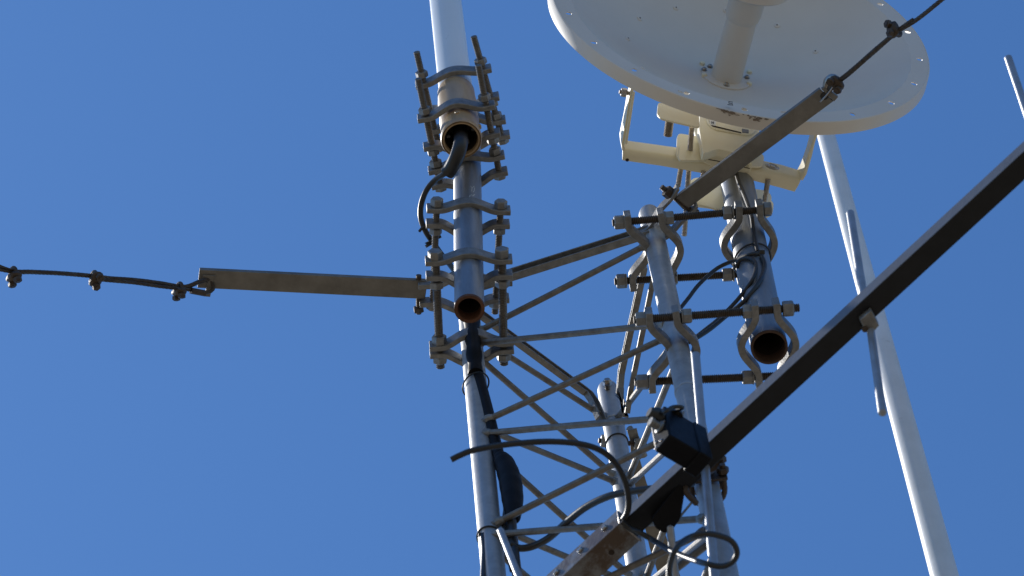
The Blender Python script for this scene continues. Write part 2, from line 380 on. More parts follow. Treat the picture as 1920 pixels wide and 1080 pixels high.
for a in (0.3, 2.1, 3.9, 5.4):
    u = adir.orthogonal().normalized(); w = adir.cross(u); q = (u * cos(a) + w * sin(a))
    mk('set_screw', MB().lathe(ab + adir * .04 + q * r0 * .72, -q, [(.004, 0), (.004, .007)], 12), 'galvanised_dull', an)
    mk('set_screw', MB().lathe(ab + adir * .045 + q * r0 * .95, q, [(.0055, 0), (.005, .003), (.002, .004)], 12), 'tan_collar', an)
# feed cable of that antenna
d0 = PX(ab)[2]
fc = thing('antenna_cable', W(860, 262, d0), 'black cable with thick sleeve hanging out of the tan collar and looping to the left', 'cable')
mk('sleeve', MB().tube([ab + adir * .1 , ab + adir * .03 + V((0, 0, 0)), W(864, 268, d0 - .03), W(858, 290, d0 - .045), W(845, 316, d0 - .03), W(838, 325, d0 - .025)], .0142, 20, smooth=6), 'black_rubber', fc)
dd = d0
mk('inner_cable', MB().tube([W(846, 315, dd - .03), W(833, 326, dd - .02), W(815, 338, dd), W(799, 358, dd + .01), W(790, 383, dd + .02), W(789, 408, dd + .02), W(797, 432, dd + .02), W(812, 455, dd + .03), W(830, 480, dd + .05), W(848, 502, dd + .09), W(862, 525, dd + .14), W(874, 570, dd + .12), W(884, 625, dd + .0)], .0056, 12, smooth=8), 'black_rubber', fc)
for a, b_, c in (((791, 428), (806, 418), (786, 434)), ((798, 457), (827, 443), (822, 452))):
    mk('zip_tie', MB().tube([W(*c, dd + .015), W(*a, dd + .012), W(*b_, dd + .015)], .0028, 8), 'zip_tie', fc)
mk('zip_tie', MB().lathe(W(803, 456, dd + .02), (W(815, 460, dd) - W(800, 435, dd)), [(.0085, 0), (.0085, .006)], 14), 'zip_tie', fc)

# ------------------------------------------------------------ guy bars
def slab(corners, z, h): return MB().prism([WZ(x, y, z) for x, y in corners], UP * h)
def uarm(A0, A1, B0, B1, z, h, t=.004):       # shallow channel: web underneath, two low flanges standing up
    a0, a1, b0, b1 = [WZ(*q, z) for q in (A0, A1, B0, B1)]
    rings = []
    for p, q in ((a0, a1), (b0, b1)):
        u = (q - p).normalized()
        rings.append([p, q, q + UP * h, q - u * t + UP * h, q - u * t + UP * t, p + u * t + UP * t, p + u * t + UP * h, p + UP * h])
    return MB().loft(rings)
zG = on_leg(LT, 556).z
ga = thing('guy_outrigger', WZ(600, 533, zG), 'weathered flat guy bar pointing left from the mast with a hole near its tip', 'bracket', 'guy bars at the mast head')
mk('bar', uarm((374, 506), (370, 540), (802, 527), (797, 561), zG, .012), 'arm_steel', ga, .0012)
mk('tongue', MB().prism([WZ(x, y, zG - .003) for x, y in ((392, 517), (402, 520), (394, 557), (383, 556))], UP * .0035).prism([WZ(x, y, zG - .0035) for x, y in ((380, 516), (404, 517), (402, 524), (380, 523))], UP * .003), 'arm_steel', ga, .0006)
mk('eye', MB().lathe(WZ(392, 524, zG - .0006), UP, [(.008, 0), (.008, .0025)], 18), 'black_rubber', ga)
mk('bolt', MB().tube([WZ(785, 516, zG + .006), WZ(785, 588, zG + .006)], .0055, 10), 'clip_steel', ga)
nut(WZ(785, 580, zG + .006), V((0, 1, 0)), ga, 'clip_steel', .85)
# arm to the right
zR = on_leg(RT, 440).z
gr = thing('guy_outrigger', WZ(1420, 275, zR), 'weathered dark guy bar crossing in front of the dish bracket up to the right', 'bracket', 'guy bars at the mast head')
mk('bar', uarm((1262, 374), (1284, 396), (1537, 167), (1563, 190), zR, .011), 'arm_steel', gr, .0012)
mk('tip_lug', MB().prism([WZ(x, y, zR - .002) for x, y in ((1540, 167), (1547, 163), (1572, 182), (1564, 191))], UP * .008), 'arm_steel', gr, .001)
mk('eye', MB().lathe(WZ(1546, 180, zR - .0006), UP, [(.008, 0), (.008, .0025)], 18), 'black_rubber', gr)
sb = MB()
def strap(pts, z, w, t):                      # bent flat bar on edge
    P = [WZ(x, y, z) for x, y in pts]; P = spline(P, 5); rings = []
    for i, p in enumerate(P):
        T = (P[min(i + 1, len(P) - 1)] - P[max(i - 1, 0)]).normalized(); s = T.cross(UP) * t / 2
        rings.append([p + s + UP * w / 2, p - s + UP * w / 2, p - s - UP * w / 2, p + s - UP * w / 2])
    return MB().loft(rings)
mk('strap', strap([(1196, 436), (1216, 424), (1238, 392), (1258, 370), (1271, 350)], zR, .026, .006), 'galvanised_dull', gr, .001)
mk('strap', strap([(1236, 448), (1256, 437), (1276, 415), (1294, 398), (1306, 383)], zR, .026, .006), 'galvanised_dull', gr, .001)
b0, b1 = WZ(1240, 350, zR + .004), WZ(1306, 404, zR + .004)
mk('bolt', thread_mb(b0, b1, .0055), 'rod_steel', gr); nut(mix(b0, b1, .20), b1 - b0, gr, 'clip_steel', .95, .016); nut(mix(b0, b1, .93), b1 - b0, gr, 'clip_steel', .85)
b0, b1 = WZ(1212, 404, zR), WZ(1282, 440, zR)
# rear arm
zM = on_leg(MT, 790).z
gm = thing('guy_outrigger', WZ(1215, 960, zM), 'dull flat guy bar running back and down from behind the middle mast leg', 'bracket', 'guy bars at the mast head')
mk('bar', MB().prism([WZ(x, y, zM) for x, y in ((1181, 828), (1193, 838), (1212, 905), (1254, 1020), (1300, 1150), (1258, 1150), (1218, 1027), (1188, 900))], UP * .006), 'arm_steel', gm, .001)
b0, b1 = WZ(1122, 826, zM), WZ(1212, 834, zM)
mk('bolt', thread_mb(b0, b1, .0055), 'clip_steel', gm); nut(mix(b0, b1, .12), b1 - b0, gm, 'galvanised_dull', 1); nut(mix(b0, b1, .84), b1 - b0, gm, 'galvanised_dull', 1, .018)
mk('lug', MB().prism([WZ(x, y, zM + .008) for x, y in ((1176, 808), (1194, 804), (1206, 852), (1202, 862), (1190, 858))], UP * .005), 'galvanised_dull', gm, .001)

# ------------------------------------------------------------ guy wires (six strands laid around a core) and their clips
def rope(pts, r, lay=.05, sub=14):
    P = spline([V(p) for p in pts], sub); mb = MB(); rs = r * .42; T = []
    for i in range(len(P)): T.append((P[min(i + 1, len(P) - 1)] - P[max(0, i - 1)]).normalized())
    # resample finely
    fine = []; 
    for i in range(len(P) - 1):
        n = max(1, int((P[i + 1] - P[i]).length / .005))
        for j in range(n): fine.append(mix(P[i], P[i + 1], j / n))
    fine.append(P[-1]); s = 0; u = (fine[1] - fine[0]).orthogonal().normalized(); fr = []
    for i, p in enumerate(fine):
        t = (fine[min(i + 1, len(fine) - 1)] - fine[max(0, i - 1)]).normalized(); u = (u - t * u.dot(t)).normalized(); fr.append((p, u, t.cross(u), s))
        if i < len(fine) - 1: s += (fine[i + 1] - p).length
    for k in range(6):
        mb.tube([p + (u * cos(2 * pi * (k / 6 + s / lay)) + w * sin(2 * pi * (k / 6 + s / lay))) * (r - rs) for p, u, w, s in fr], rs, 6)
    mb.tube([p for p, u, w, s in fr], r * .5, 6)
    return mb
zL = zG - .004
def GL(x, y, o=0): return W(x, y, PX(WZ(392, 524, zG))[2] - (392 - x) * .0007 - o)
gw = thing('guy_wire', GL(392, 524), 'twisted steel guy wire leaving the tip of the left guy bar toward the left', 'wire', 'guy wires')
mk('rope', rope([GL(394, 522), GL(372, 529), GL(345, 538), GL(300, 531), GL(250, 525), GL(205, 522), GL(177, 518), GL(120, 513), GL(60, 510), GL(25, 509), GL(-40, 497), GL(-200, 470)], .0046), 'rope_steel', gw)
mk('dead_end', rope([GL(394, 523), GL(400, 540, .004), GL(388, 548, .004), GL(360, 544, .002), GL(335, 541, .004), GL(300, 537, .004), GL(250, 530, .004), GL(205, 526, .004), GL(177, 523, .004)], .0038), 'rope_steel', gw)
mk('ferrule', MB().tube([GL(358, 545, .005), GL(384, 550, .005)], .0062, 14), 'clip_steel', gw)
mk('dead_end', rope([GL(40, 511, .003), GL(10, 502, .006), GL(-14, 492, .01)], .002), 'rope_steel', gw)
def GR(x, y, o=0): return W(x, y, PX(WZ(1550, 180, zR))[2] - (x - 1550) * .0009 - o)
gw2 = thing('guy_wire', GR(1550, 180), 'twisted steel guy wire crossing the dish up to the top right corner', 'wire', 'guy wires')
mk('rope', rope([GR(1549, 178), GR(1560, 164), GR(1572, 153), GR(1592, 138), GR(1640, 96), GR(1682, 60), GR(1720, 36), GR(1775, -8), GR(1900, -110)], .0044), 'rope_steel', gw2)
mk('dead_end', rope([GR(1549, 178, -.01), GR(1556, 162, .008), GR(1574, 149, .008), GR(1600, 128, .004), GR(1643, 90, .004), GR(1684, 56, .004), GR(1712, 36, .004)], .0032, .04), 'rope_steel', gw2)
mk('frayed_strand', MB().tube([GR(1538, 191, .02), GR(1552, 176, .022), GR(1564, 160, .014)], .0014, 8, smooth=4), 'stainless', gw2)
mk('thimble', MB().tube([GR(1548, 164, .004), GR(1553, 152, .008), GR(1562, 147, .01), GR(1570, 152, .008)], lambda t: .006 + .003 * sin(pi * t), 12, smooth=5), 'stainless', gw2)
def clip(P, T, legdir, label, group, s=1.0, m='clip_steel'):
    T = T.normalized(); L_ = (legdir - T * legdir.dot(T)).normalized(); S = T.cross(L_)
    t = thing('rope_clip', P, label, 'clip', group)
    ub = [P + L_ * .022 * s + S * .0095 * s, P + L_ * .004 * s + S * .0095 * s]
    for i in range(1, 8):
        a = pi * i / 8; ub.append(P + S * (.0095 * s * cos(a)) - L_ * (.0095 * s * sin(a) + .001))
    ub += [P + L_ * .004 * s - S * .0095 * s, P + L_ * .022 * s - S * .0095 * s]
    mk('u_bolt', MB().tube(ub, .0037 * s, 10), m, t)
    mb = MB()
    rings = []
    for x, rx, ry in ((-.011, .55, .5), (-.009, .85, .8), (-.004, 1, 1), (.004, 1, 1), (.009, .85, .8), (.011, .55, .5)):
        rings.append([P + T * x * s + L_ * (.007 * s + cos(a) * .0085 * ry * s) + S * (sin(a) * .0155 * rx * s) for a in [2 * pi * k / 16 for k in range(16)]])
    mk('saddle', mb.loft(rings), m, t)
    for q in (1, -1): nut(P + L_ * .017 * s + S * .0095 * q * s, L_, t, m, .62 * s, .013)
dn = -U_
GCL = 'wire rope clips on the guy wires'
clip(GL(336, 541), GL(345, 541) - GL(300, 531), -U_ - F_ * .3 + R_ * .05, 'rusty wire rope clip nearest the tip of the left guy bar', GCL)
clip(GL(177, 520), GL(205, 522) - GL(150, 515), U_ * .1 - F_ * 1.0 - U_ * .5, 'middle one of the three wire rope clips on the left guy wire', GCL, 1.05)
clip(GL(25, 513), GL(60, 513) - GL(10, 508), -U_ + R_ * .1 - F_ * .6, 'wire rope clip at the left edge of the picture on the left guy wire', GCL, 1.05)
clip(GR(1570, 154), GR(1592, 138) - GR(1560, 164), -F_ - U_ * .35 - R_ * .3, 'wire rope clip at the tip of the right guy bar in front of the dish', GCL, 1.05)
clip(GR(1680, 58), GR(1720, 30) - GR(1650, 88), -R_ - F_ * .3, 'upper wire rope clip on the right guy wire, in front of the dish rim', GCL, 1.05)

# ------------------------------------------------------------ right-hand mounting pipe and its clamps
z1 = on_leg(RT, 466).z; z2 = on_leg(RT, 655).z
c1 = WZ(1404, 455, z1); c2 = WZ(1441, 644, z2); mdir = (c1 - c2).normalized(); print('mount dir', mdir)
mb0 = on_pipe(c2, mdir, 652); mr = .0345 * PX(mb0)[2] / 7.0 * 1.03; mtop = on_pipe(c2, mdir, 236)
mp = thing('mounting_pipe', mb0, 'grey steel pipe carrying the dish, its open lower end dark inside', 'pipe', 'open ended mounting pipes')
mk('tube', MB().lathe(mb0, mdir, [(mr, .004), (mr, (mtop - mb0).length), (mr - .004, (mtop - mb0).length)], 48, cap=False), 'galvanised_pipe', mp)
mk('rim', MB().lathe(mb0, mdir, [(mr - .004, .03), (mr - .004, .001), (mr - .003, 0), (mr, 0), (mr + .0003, .0045)], 48, cap=False), 'rust_dark', mp)
mk('bore', MB().lathe(mb0, mdir, [(mr - .0042, .0305), (mr - .0042, .5)], 32, cap=False).lathe(mb0 + mdir * .5, mdir, [(mr - .004, 0), (.001, .001)], 32), 'pipe_inside', mp)
tU, atU = clamp('upper clamp pair joining the right mast leg to the dish pipe', z1,
      [((1148, 418), (1444, 392)), ((1152, 528), (1438, 511))],
      [(1177, 1186, .034), (1240, 1258, .026), (1385, 1388, -.030), (1424, 1430, .024)],
      [(0, 1161, .017), (1, 1165, .017), (0, 1255, .015), (1, 1262, .015), (0, 1364, .016), (1, 1364, .017), (0, 1439, .014)], 'x', 'pipe clamps on the mast', rr=.0076, thick=.0125, ns=1.1)
for i, c in ((0, 1170), (1, 1174), (0, 1247), (0, 1374), (1, 1375)): washer(atU(i, c), atU(i, 1300) - atU(i, 1200), tU[i])
tD, atD = clamp('lower clamp pair, around the open end of the dish pipe', z2,
      [((1188, 600), (1499, 577)), ((1190, 717), (1458, 705))],
      [(1217, 1222, .034), (1268, 1288, .026), (1415, 1422, -.028), (1456, 1466, .028)],
      [(0, 1203, .019), (1, 1204, .019), (0, 1288, .015), (0, 1402, .016), (1, 1402, .017), (0, 1478, .017)], 'x', 'pipe clamps on the mast', rr=.0078, thick=.0125, ns=1.12)
for i, c in ((0, 1211), (1, 1213), (0, 1279), (0, 1409), (1, 1412), (0, 1469)): washer(atD(i, c), atD(i, 1300) - atD(i, 1200), tD[i])

# ------------------------------------------------------------ dish antenna
th = rad(13.71); cs = .5085
AX = (-F_ * cs + (R_ * sin(th) + U_ * cos(th)) * math.sqrt(1 - cs * cs)).normalized(); print('dish axis', AX)
SX = (R_ * cos(th) - U_ * sin(th)); SX = (SX - AX * SX.dot(AX)).normalized(); TX = AX.cross(SX)
if TX.z < 0: TX = -TX
lo, hi = 6.0, 8.0
def gap(d):
    v = W(1362, 156, d); q = c2 + mdir * ((v.z - c2.z) / mdir.z); return V((v.x - q.x, v.y - q.y, 0)).dot(V((AX.x, AX.y, 0)).normalized())
dv = 7.27; VT = W(1361, 148, dv); print('dish vertex', VT, dv, gap(dv))
RD_ = .3812; DEP = .128 / .905 ** 2; print('dish R', RD_)
dish = thing('dish_antenna', VT, 'large off white dish antenna seen from below with feed tube and cream bracket', 'antenna')
def DP(r, a, z): return VT + AX * z + SX * (r * cos(a)) + TX * (r * sin(a))
RB = RD_ * .905; NS = 144
def zr(r): return DEP * (r / RD_) ** 2 * 1.0
LIP = zr(RB)
mb = MB(); rings = []
fr = [.04, .1, .2, .3, .4, .5, .6, .7, .8, .86, .9, .93, .96, .985, 1.0]
prof = [(RB * q, zr(RB * q)) for q in fr]
back = [(r * 1.0, z - .0025) for r, z in reversed(prof)]
mb.lathe(VT, AX, prof, NS, cap=False, ref=SX); mk('reflector', mb, 'dish_white', dish)
mk('back_shell', MB().lathe(VT, AX, [(r, z) for r, z in back] + [], NS, cap=False, ref=SX).lathe(VT, AX, [(.0001, -.0025), (RB * .04, -.0025)], NS, cap=False), 'dish_white', dish)
# flat rim with real holes, then the skirt turned back
HOLES = []
def ang_of(px, py):
    p = WP(px, py, VT + AX * LIP, AX) - VT; return math.atan2(p.dot(TX), p.dot(SX)), math.hypot(p.dot(TX), p.dot(SX))
print('hole radii', [tuple(round(q, 3) for q in ang_of(*h)) for h in ((1091, 72), (1222, 157), (1396, 213), (1573, 224), (1695, 185), (1731, 111), (1673, 21))], RB, RD_)
a0 = ang_of(1396, 213)[0]; NH = 20
nh = 12; hr = .0062; rh = RD_ * .952
mbl = MB()
for k in range(NH):
    ac = a0 + 2 * pi * k / NH; dA = 2 * pi / NH; wA = .03
    # plain arc between holes
    n = 8
    for j in range(n):
        x0 = ac + wA + (dA - 2 * wA) * j / n; x1 = ac + wA + (dA - 2 * wA) * (j + 1) / n
        for zz in (0, -.002):
            mbl.add([DP(RB, x0, LIP + zz), DP(RD_, x0, LIP + zz), DP(RD_, x1, LIP + zz), DP(RB, x1, LIP + zz)], [[0, 1, 2, 3]])
    sq = []
    for q in range(3): sq.append((RB + (RD_ - RB) * q / 3, ac - wA))
    for q in range(3): sq.append((RD_, ac - wA + 2 * wA * q / 3))
    for q in range(3): sq.append((RD_ - (RD_ - RB) * q / 3, ac + wA))
    for q in range(3): sq.append((RB, ac + wA - 2 * wA * q / 3))
    c = DP(rh, ac, 0); vs = []
    for zz in (0, -.002):
        outer = [DP(r, a, LIP + zz) for r, a in sq]; inner = []
        er = (DP(1, ac, 0) - DP(0, ac, 0)); et = AX.cross(er)
        for q in outer:
            d = q - (c + AX * (LIP + zz)); an_ = math.atan2(d.dot(et), d.dot(er)); inner.append(c + AX * (LIP + zz) + (er * cos(an_) + et * sin(an_)) * hr)
        mbl.add(outer + inner, [[i, (i + 1) % 12, 12 + (i + 1) % 12, 12 + i] for i in range(12)]); vs.append(inner)
    mbl.add(vs[0] + vs[1], [[i, (i + 1) % 12, 12 + (i + 1) % 12, 12 + i] for i in range(12)])
mk('rim', mbl, 'dish_white', dish, sharp=50)
mk('skirt', MB().lathe(VT, AX, [(RD_ - .002, LIP - .002), (RD_ - .0005, LIP + .0008), (RD_ + .001, LIP), (RD_ + .0025, LIP - .003), (RD_ + .0035, LIP - .027), (RD_ + .001, LIP - .028), (RD_ - .001, LIP - .004)], NS, cap=False, ref=SX), 'dish_white', dish)
# dirt scuffs under the skirt
for px0, py0, n in ((1352, 0, 12), (1412, 0, 9)):
    pass
random.seed(3)
def skirt_hit(px, py):
    # march the view ray to the skirt cylinder
    r = ray(px, py); lo, hi = dv - .6, dv + .3; prev = None
    for i in range(900):
        d = lo + (hi - lo) * i / 900; q = CAMLOC + r * d - VT; ax = q.dot(AX); rad_ = (q - AX * ax).length
        if ax <= LIP and rad_ < RD_ - .001: return None, None
        if rad_ <= RD_ + .004 and ax <= LIP and ax > LIP - .03: return CAMLOC + r * (d - .0006), (q - AX * ax).normalized()
    return None, None
sm = MB()
for i in range(46):
    px = random.gauss(1368, 13) if i < 28 else random.gauss(1418, 11); 
    hit = None
    for py in range(200, 262):
        h, nrm = skirt_hit(px, py)
        if h: hit = py; break
    if hit is None: continue
    py = hit + random.uniform(1, 8); h, nrm = skirt_hit(px, py)
    if not h: continue
    tt = nrm.cross(AX).normalized(); s1 = random.uniform(.002, .005); s2 = random.uniform(.0007, .0018)
    sm.prism([h + tt * (s1 * cos(a) * random.uniform(.6, 1.2)) + AX * (s2 * sin(a) * random.uniform(.5, 1.3)) for a in [2 * pi * j / 9 for j in range(9)]], nrm * -.0006)
if sm.v: meta(mk('scuff_marks', sm, 'dirt_mark', dish), kind='stuff')
# feed tube, flange, sub reflector
fl = min((abs(PX(VT + AX * i * .001)[1] - 5), i * .001) for i in range(50, 400))[1]; print('feed', fl, PX(VT + AX * fl))
fr_ = 30 * dv / F
mk('feed_tube', MB().lathe(VT, AX, [(fr_ * 1.02, .002), (fr_ * 1.02, .0035), (fr_ * .985, .0045), (fr_ * .96, fl * .78), (fr_ * 1.0, fl * .79), (fr_ * 1.12, fl * .86), (fr_ * 1.12, fl * 1.3)], 48), 'dish_white', dish)
mk('feed_cap', MB().lathe(VT, AX, [(fr_ * 1.0, fl * 1.17), (fr_ * 2.3, fl * 1.19), (fr_ * 2.5, fl * 1.22), (fr_ * 2.5, fl * 1.32), (fr_ * 1.5, fl * 1.4)], 64), 'dish_white', dish)
fR = 47 * dv / F
mk('flange', MB().lathe(VT, AX, [(fr_ * .9, 0.001), (fR, .001), (fR, .0055), (fR - .001, .0065), (fr_ * .9, .0065)], 56, cap=False), 'dish_white', dish)
for k, (px, py) in enumerate(((1320, 131), (1331, 125.5), (1400, 146), (1362, 157 + 3), (1391, 128), (1345, 121))):
    p = WP(px, py, VT + AX * .0065, AX)
    if k < 4: mk('screw', MB().lathe(p, AX, [(.0062, 0), (.0062, .0008), (.0045, .001), (.0045, .004), (.003, .0055)], 12), 'stainless', dish)
for px, py in ((1316, 122), (1320, 144), (1361, 163), (1404, 160), (1404, 138)):
    p = WP(px, py, VT + AX * .002, AX); mk('stud', MB().lathe(p, AX, [(.0055, 0), (.0055, .006), (.004, .0075)], 12), 'cream_paint', dish)
for px, py in ((1199, 35), (1267, 15), (1177, 73), (1361, 20), (1457, 48), (1529, 97), (1205, 127), (1276, 171), (1469, 209)):
    # rivets on the bowl
    r = ray(px, py); a, b = dv - .4, dv + .2
    for i in range(1200):
        d = a + (b - a) * i / 1200; q = CAMLOC + r * d - VT; ax = q.dot(AX); rr_ = (q - AX * ax).length
        if ax <= zr(rr_): break
    p = CAMLOC + r * d; e = (q - AX * ax).normalized(); n_ = (AX - e * (2 * DEP * rr_ / RD_ ** 2)).normalized()
    if py < 100: rv = mk('rivet', MB().lathe(p, n_, [(.0062, -.001), (.006, .0012), (.003, .0022), (.001, .0024)], 18), 'dish_white', dish); mk('rivet_pin', MB().lathe(p + n_ * .0023, n_, [(.0017, 0), (.0012, .0008)], 10), 'rod_steel', rv)
    else: mk('rivet', MB().lathe(p, n_, [(.006, -.0012), (.0045, .0004), (.001, .0007)], 14), 'dish_white', dish)
# small maker's mark printed low in the bowl
q = None; r = ray(1369, 194)
for i in range(1200):
    d = dv - .4 + .6 * i / 1200; q = CAMLOC + r * d - VT; ax = q.dot(AX); rr_ = (q - AX * ax).length
    if ax <= zr(rr_): break
e = (q - AX * ax).normalized(); n_ = (AX - e * (2 * DEP * rr_ / RD_ ** 2)).normalized(); P0 = CAMLOC + r * (d - .0008)
mkb = MB()
def mark(pl):
    mkb.prism([WP(x, y, P0, n_) for x, y in pl], n_ * .0005)
mark([(1366, 190), (1374, 191.2), (1374, 192.2), (1366, 191)]); mark([(1366, 191), (1367.4, 191.2), (1367.2, 193.6), (1365.8, 193.4)])
mark([(1366, 193), (1373.4, 194), (1373.4, 195), (1366, 194)]); mark([(1372.2, 194), (1373.6, 194.2), (1373.6, 196.6), (1372.2, 196.4)]); mark([(1364, 195.6), (1374.5, 196.8), (1374.5, 198), (1364, 196.8)])
mk('printed_mark', mkb, 'grey_print', dish)

# rear bracket ------------------------------------------------
AH = V((AX.x, AX.y, 0)).normalized(); SH = V((SX.x, SX.y, 0)).normalized()
zb = on_pipe(c2, mdir, 350).z
def fillet(poly, r, k=4):
    out = []
    n = len(poly)
    for i in range(n):
        a, b, c = [V((*poly[j % n], 0)) for j in (i - 1, i, i + 1)]
        u = (a - b); w = (c - b); q = min(r, u.length * .45, w.length * .45); p0 = b + u.normalized() * q; p1 = b + w.normalized() * q
        for j in range(k + 1):
            t = j / k; p = p0 * (1 - t) ** 2 + b * 2 * t * (1 - t) + p1 * t * t; out.append((p.x, p.y))
    return out
def vplate(poly, P0, n, t, r=6, name='bracket_plate', bevel=.0008, m='cream_paint'):
    return mk(name, MB().prism([WP(x, y, P0, n) for x, y in fillet(poly, r)], n.normalized() * -t), m, dish, bevel)
bar = MB()
zt = .052
def bar_section(top_px, fold_px, bot_px):
    f0 = WZ(*fold_px, zb); b0_ = WZ(*bot_px, zb); out_ = (f0 - b0_); L = out_.length; o_ = out_.normalized()
    P = []
    for i in range(7):
        a = pi / 2 * i / 6; R2 = .012; c = f0 - o_ * R2 + UP * R2; P.append(c + o_ * (R2 * sin(a)) - UP * (R2 * cos(a)))
    P.append(f0 + UP * zt); P.append(f0 - o_ * .003 + UP * zt); P.append(f0 - o_ * .0035 + UP * .014); P.append(b0_ + UP * .004); P.append(b0_)
    return P
secs = [((0, 0), (1168, 281), (1167, 301)), ((0, 0), (1240, 291), (1238, 311)), ((0, 0), (1318, 302), (1317, 325)), ((0, 0), (1410, 315), (1405, 337)), ((0, 0), (1470, 328), (1462, 352)), ((0, 0), (1503, 338), (1490, 360))]
bar.loft([bar_section(*s) for s in secs]); mk('cross_bar', bar, 'cream_paint', dish, .001)
for px, py in ((1176, 303), (1499, 345)):
    pass
mk('drain_hole', MB().lathe(WZ(1176, 300, zb - .0004), UP, [(.0035, 0), (.003, .001)], 12), 'pipe_inside', dish)
# big screw on the right half of the bar
pf = WZ(1448, 318, zb + .016)
pb_ = WZ(1410, 315, zb); pc_ = WZ(1503, 338, zb); fn = (pc_ - pb_).cross(UP).normalized()
if fn.dot(AX) < 0: fn = -fn
pf = WP(1448, 314, pb_, fn)
mk('bolt_head', MB().lathe(pf + fn * -.001, fn, [(.0145, 0), (.0145, .0025), (.011, .0045), (.010, .0035), (.006, .0035), (.005, .005), (.001, .0055)], 28), 'stainless', dish)
pf = WP(1321, 292, WZ(1318, 302, zb), fn); mk('bolt_head', MB().lathe(pf, fn, [(.010, 0), (.009, .003), (.003, .005)], 20), 'cream_paint', dish)
# two arms from the bar ends forward to the dish back
def arm(pts, hs, name='side_arm'):
    # pts: photo points with world height above the bar bottom; plate stands upright
    P = [WZ(x, y, zb + h) for x, y, h in pts]; rings = []
    for i, p in enumerate(P):
        T = (P[min(i + 1, len(P) - 1)] - P[max(i - 1, 0)]); T.z = 0; T.normalize(); s_ = T.cross(UP) * .0026; h = hs[i]
        rings.append([p + s_ + UP * h, p - s_ + UP * h, p - s_, p + s_])
    mk(name, MB().loft(rings), 'cream_paint', dish, .0008)
arm([(1169, 282, .004), (1168, 270, .004), (1176, 225, .012), (1181, 190, .018), (1186, 168, .02)], [.05, .052, .045, .04, .035])
arm([(1503, 338, .004), (1510, 326, .004), (1520, 292, .012), (1530, 250, .018), (1536, 215, .02)], [.05, .052, .045, .04, .035])
mk('arm_edge', MB().tube([WZ(1173, 270, zb + .002), WZ(1180, 225, zb + .01), WZ(1188, 172, zb + .018)], .003, 8), 'cream_paint', dish)
mk('arm_edge', MB().tube([WZ(1508, 326, zb + .002), WZ(1517, 292, zb + .01), WZ(1531, 250, zb + .018)], .003, 8), 'cream_paint', dish)
b0, b1 = WZ(1161, 172, zb + .03), WZ(1186, 176, zb + .03)
mk('bolt', thread_mb(b0, b1, .0045), 'stainless', dish); nut(mix(b0, b1, .35), b1 - b0, dish, 'stainless', .7, .016)
# electronics housing
hb = [(1316, 298), (1318, 294), (1345, 281), (1408, 297), (1411, 312), (1408, 324), (1370, 330), (1338, 315), (1320, 306)]
zh = zb - .004
Hp = [WZ(x, y, zh) for x, y in hb]; 
cH = sum(Hp, V((0, 0, 0))) / len(Hp)
front = [(1312, 284), (1318, 278), (1345, 270), (1400, 283), (1413, 292)]
H1 = [WZ(x, y, zh + .0) for x, y in hb]
rings = [[cH + (p - cH) * .94 for p in H1], [p + UP * .004 for p in H1], [cH + (p - cH) * 1.08 + UP * .10 for p in H1], [cH + (p - cH) * 1.1 + UP * .24 for p in H1]]
mk('housing', MB().loft(rings), 'cream_paint', dish, .003, seg=3)
mk('drain_hole', MB().lathe(WZ(1345, 287, zh - .0005), UP, [(.0022, 0), (.002, .001)], 12), 'pipe_inside', dish)
mk('seam', MB().tube([WZ(1318, 297, zh - .0004), WZ(1345, 302, zh - .0004), WZ(1406, 316, zh - .0004)], .0008, 6), 'pipe_inside', dish)
# front panel of the housing with latch, in an upright plane
hp0 = WZ(1345, 283, zh) ; hn = (WZ(1408, 297, zh) - WZ(1345, 283, zh)).cross(UP).normalized()
if hn.dot(AX) < 0: hn = -hn
hp0 = hp0 + hn * .012
vplate([(1313, 205), (1425, 214), (1424, 262), (1404, 292), (1346, 279), (1319, 288), (1311, 240)], hp0, hn, .016, 5, 'front_panel', .002)
def ringp(poly, r, w):
    P = [WP(x, y, hp0 + hn * .001, hn) for x, y in fillet(poly, 12, 6)]; return MB().tube(P, w, 8)
mk('latch', ringp([(1323, 208), (1328, 234), (1340, 243), (1400, 254), (1413, 250), (1420, 216)], 0, .0022), 'cream_paint', dish)
mk('latch_slot', MB().tube([WP(x, y, hp0 + hn * .0012, hn) for x, y in ((1329, 235), (1345, 238), (1390, 249))], .0012, 6), 'pipe_inside', dish)
vplate([(1330, 224), (1343, 226), (1342, 236), (1330, 233)], hp0 + hn * .0012, hn, .002, 2, 'label_plate', .0003, 'white_paint')
vplate([(1391, 241), (1404, 243), (1404, 249), (1392, 248)], hp0 + hn * .0012, hn, .002, 1, 'label_plate', .0003, 'grey_print')
lt = MB()
for pl in ([(1334, 227), (1335.4, 227.2), (1335.2, 232), (1333.8, 231.8)], [(1337.4, 227.6), (1338.8, 227.8), (1338.6, 232.6), (1337.2, 232.4)], [(1334.4, 229), (1338, 229.8), (1338, 230.8), (1334.4, 230)]):
    lt.prism([WP(x, y, hp0 + hn * .0018, hn) for x, y in pl], hn * .0003)
mk('printed_letter', lt, 'grey_print', dish)
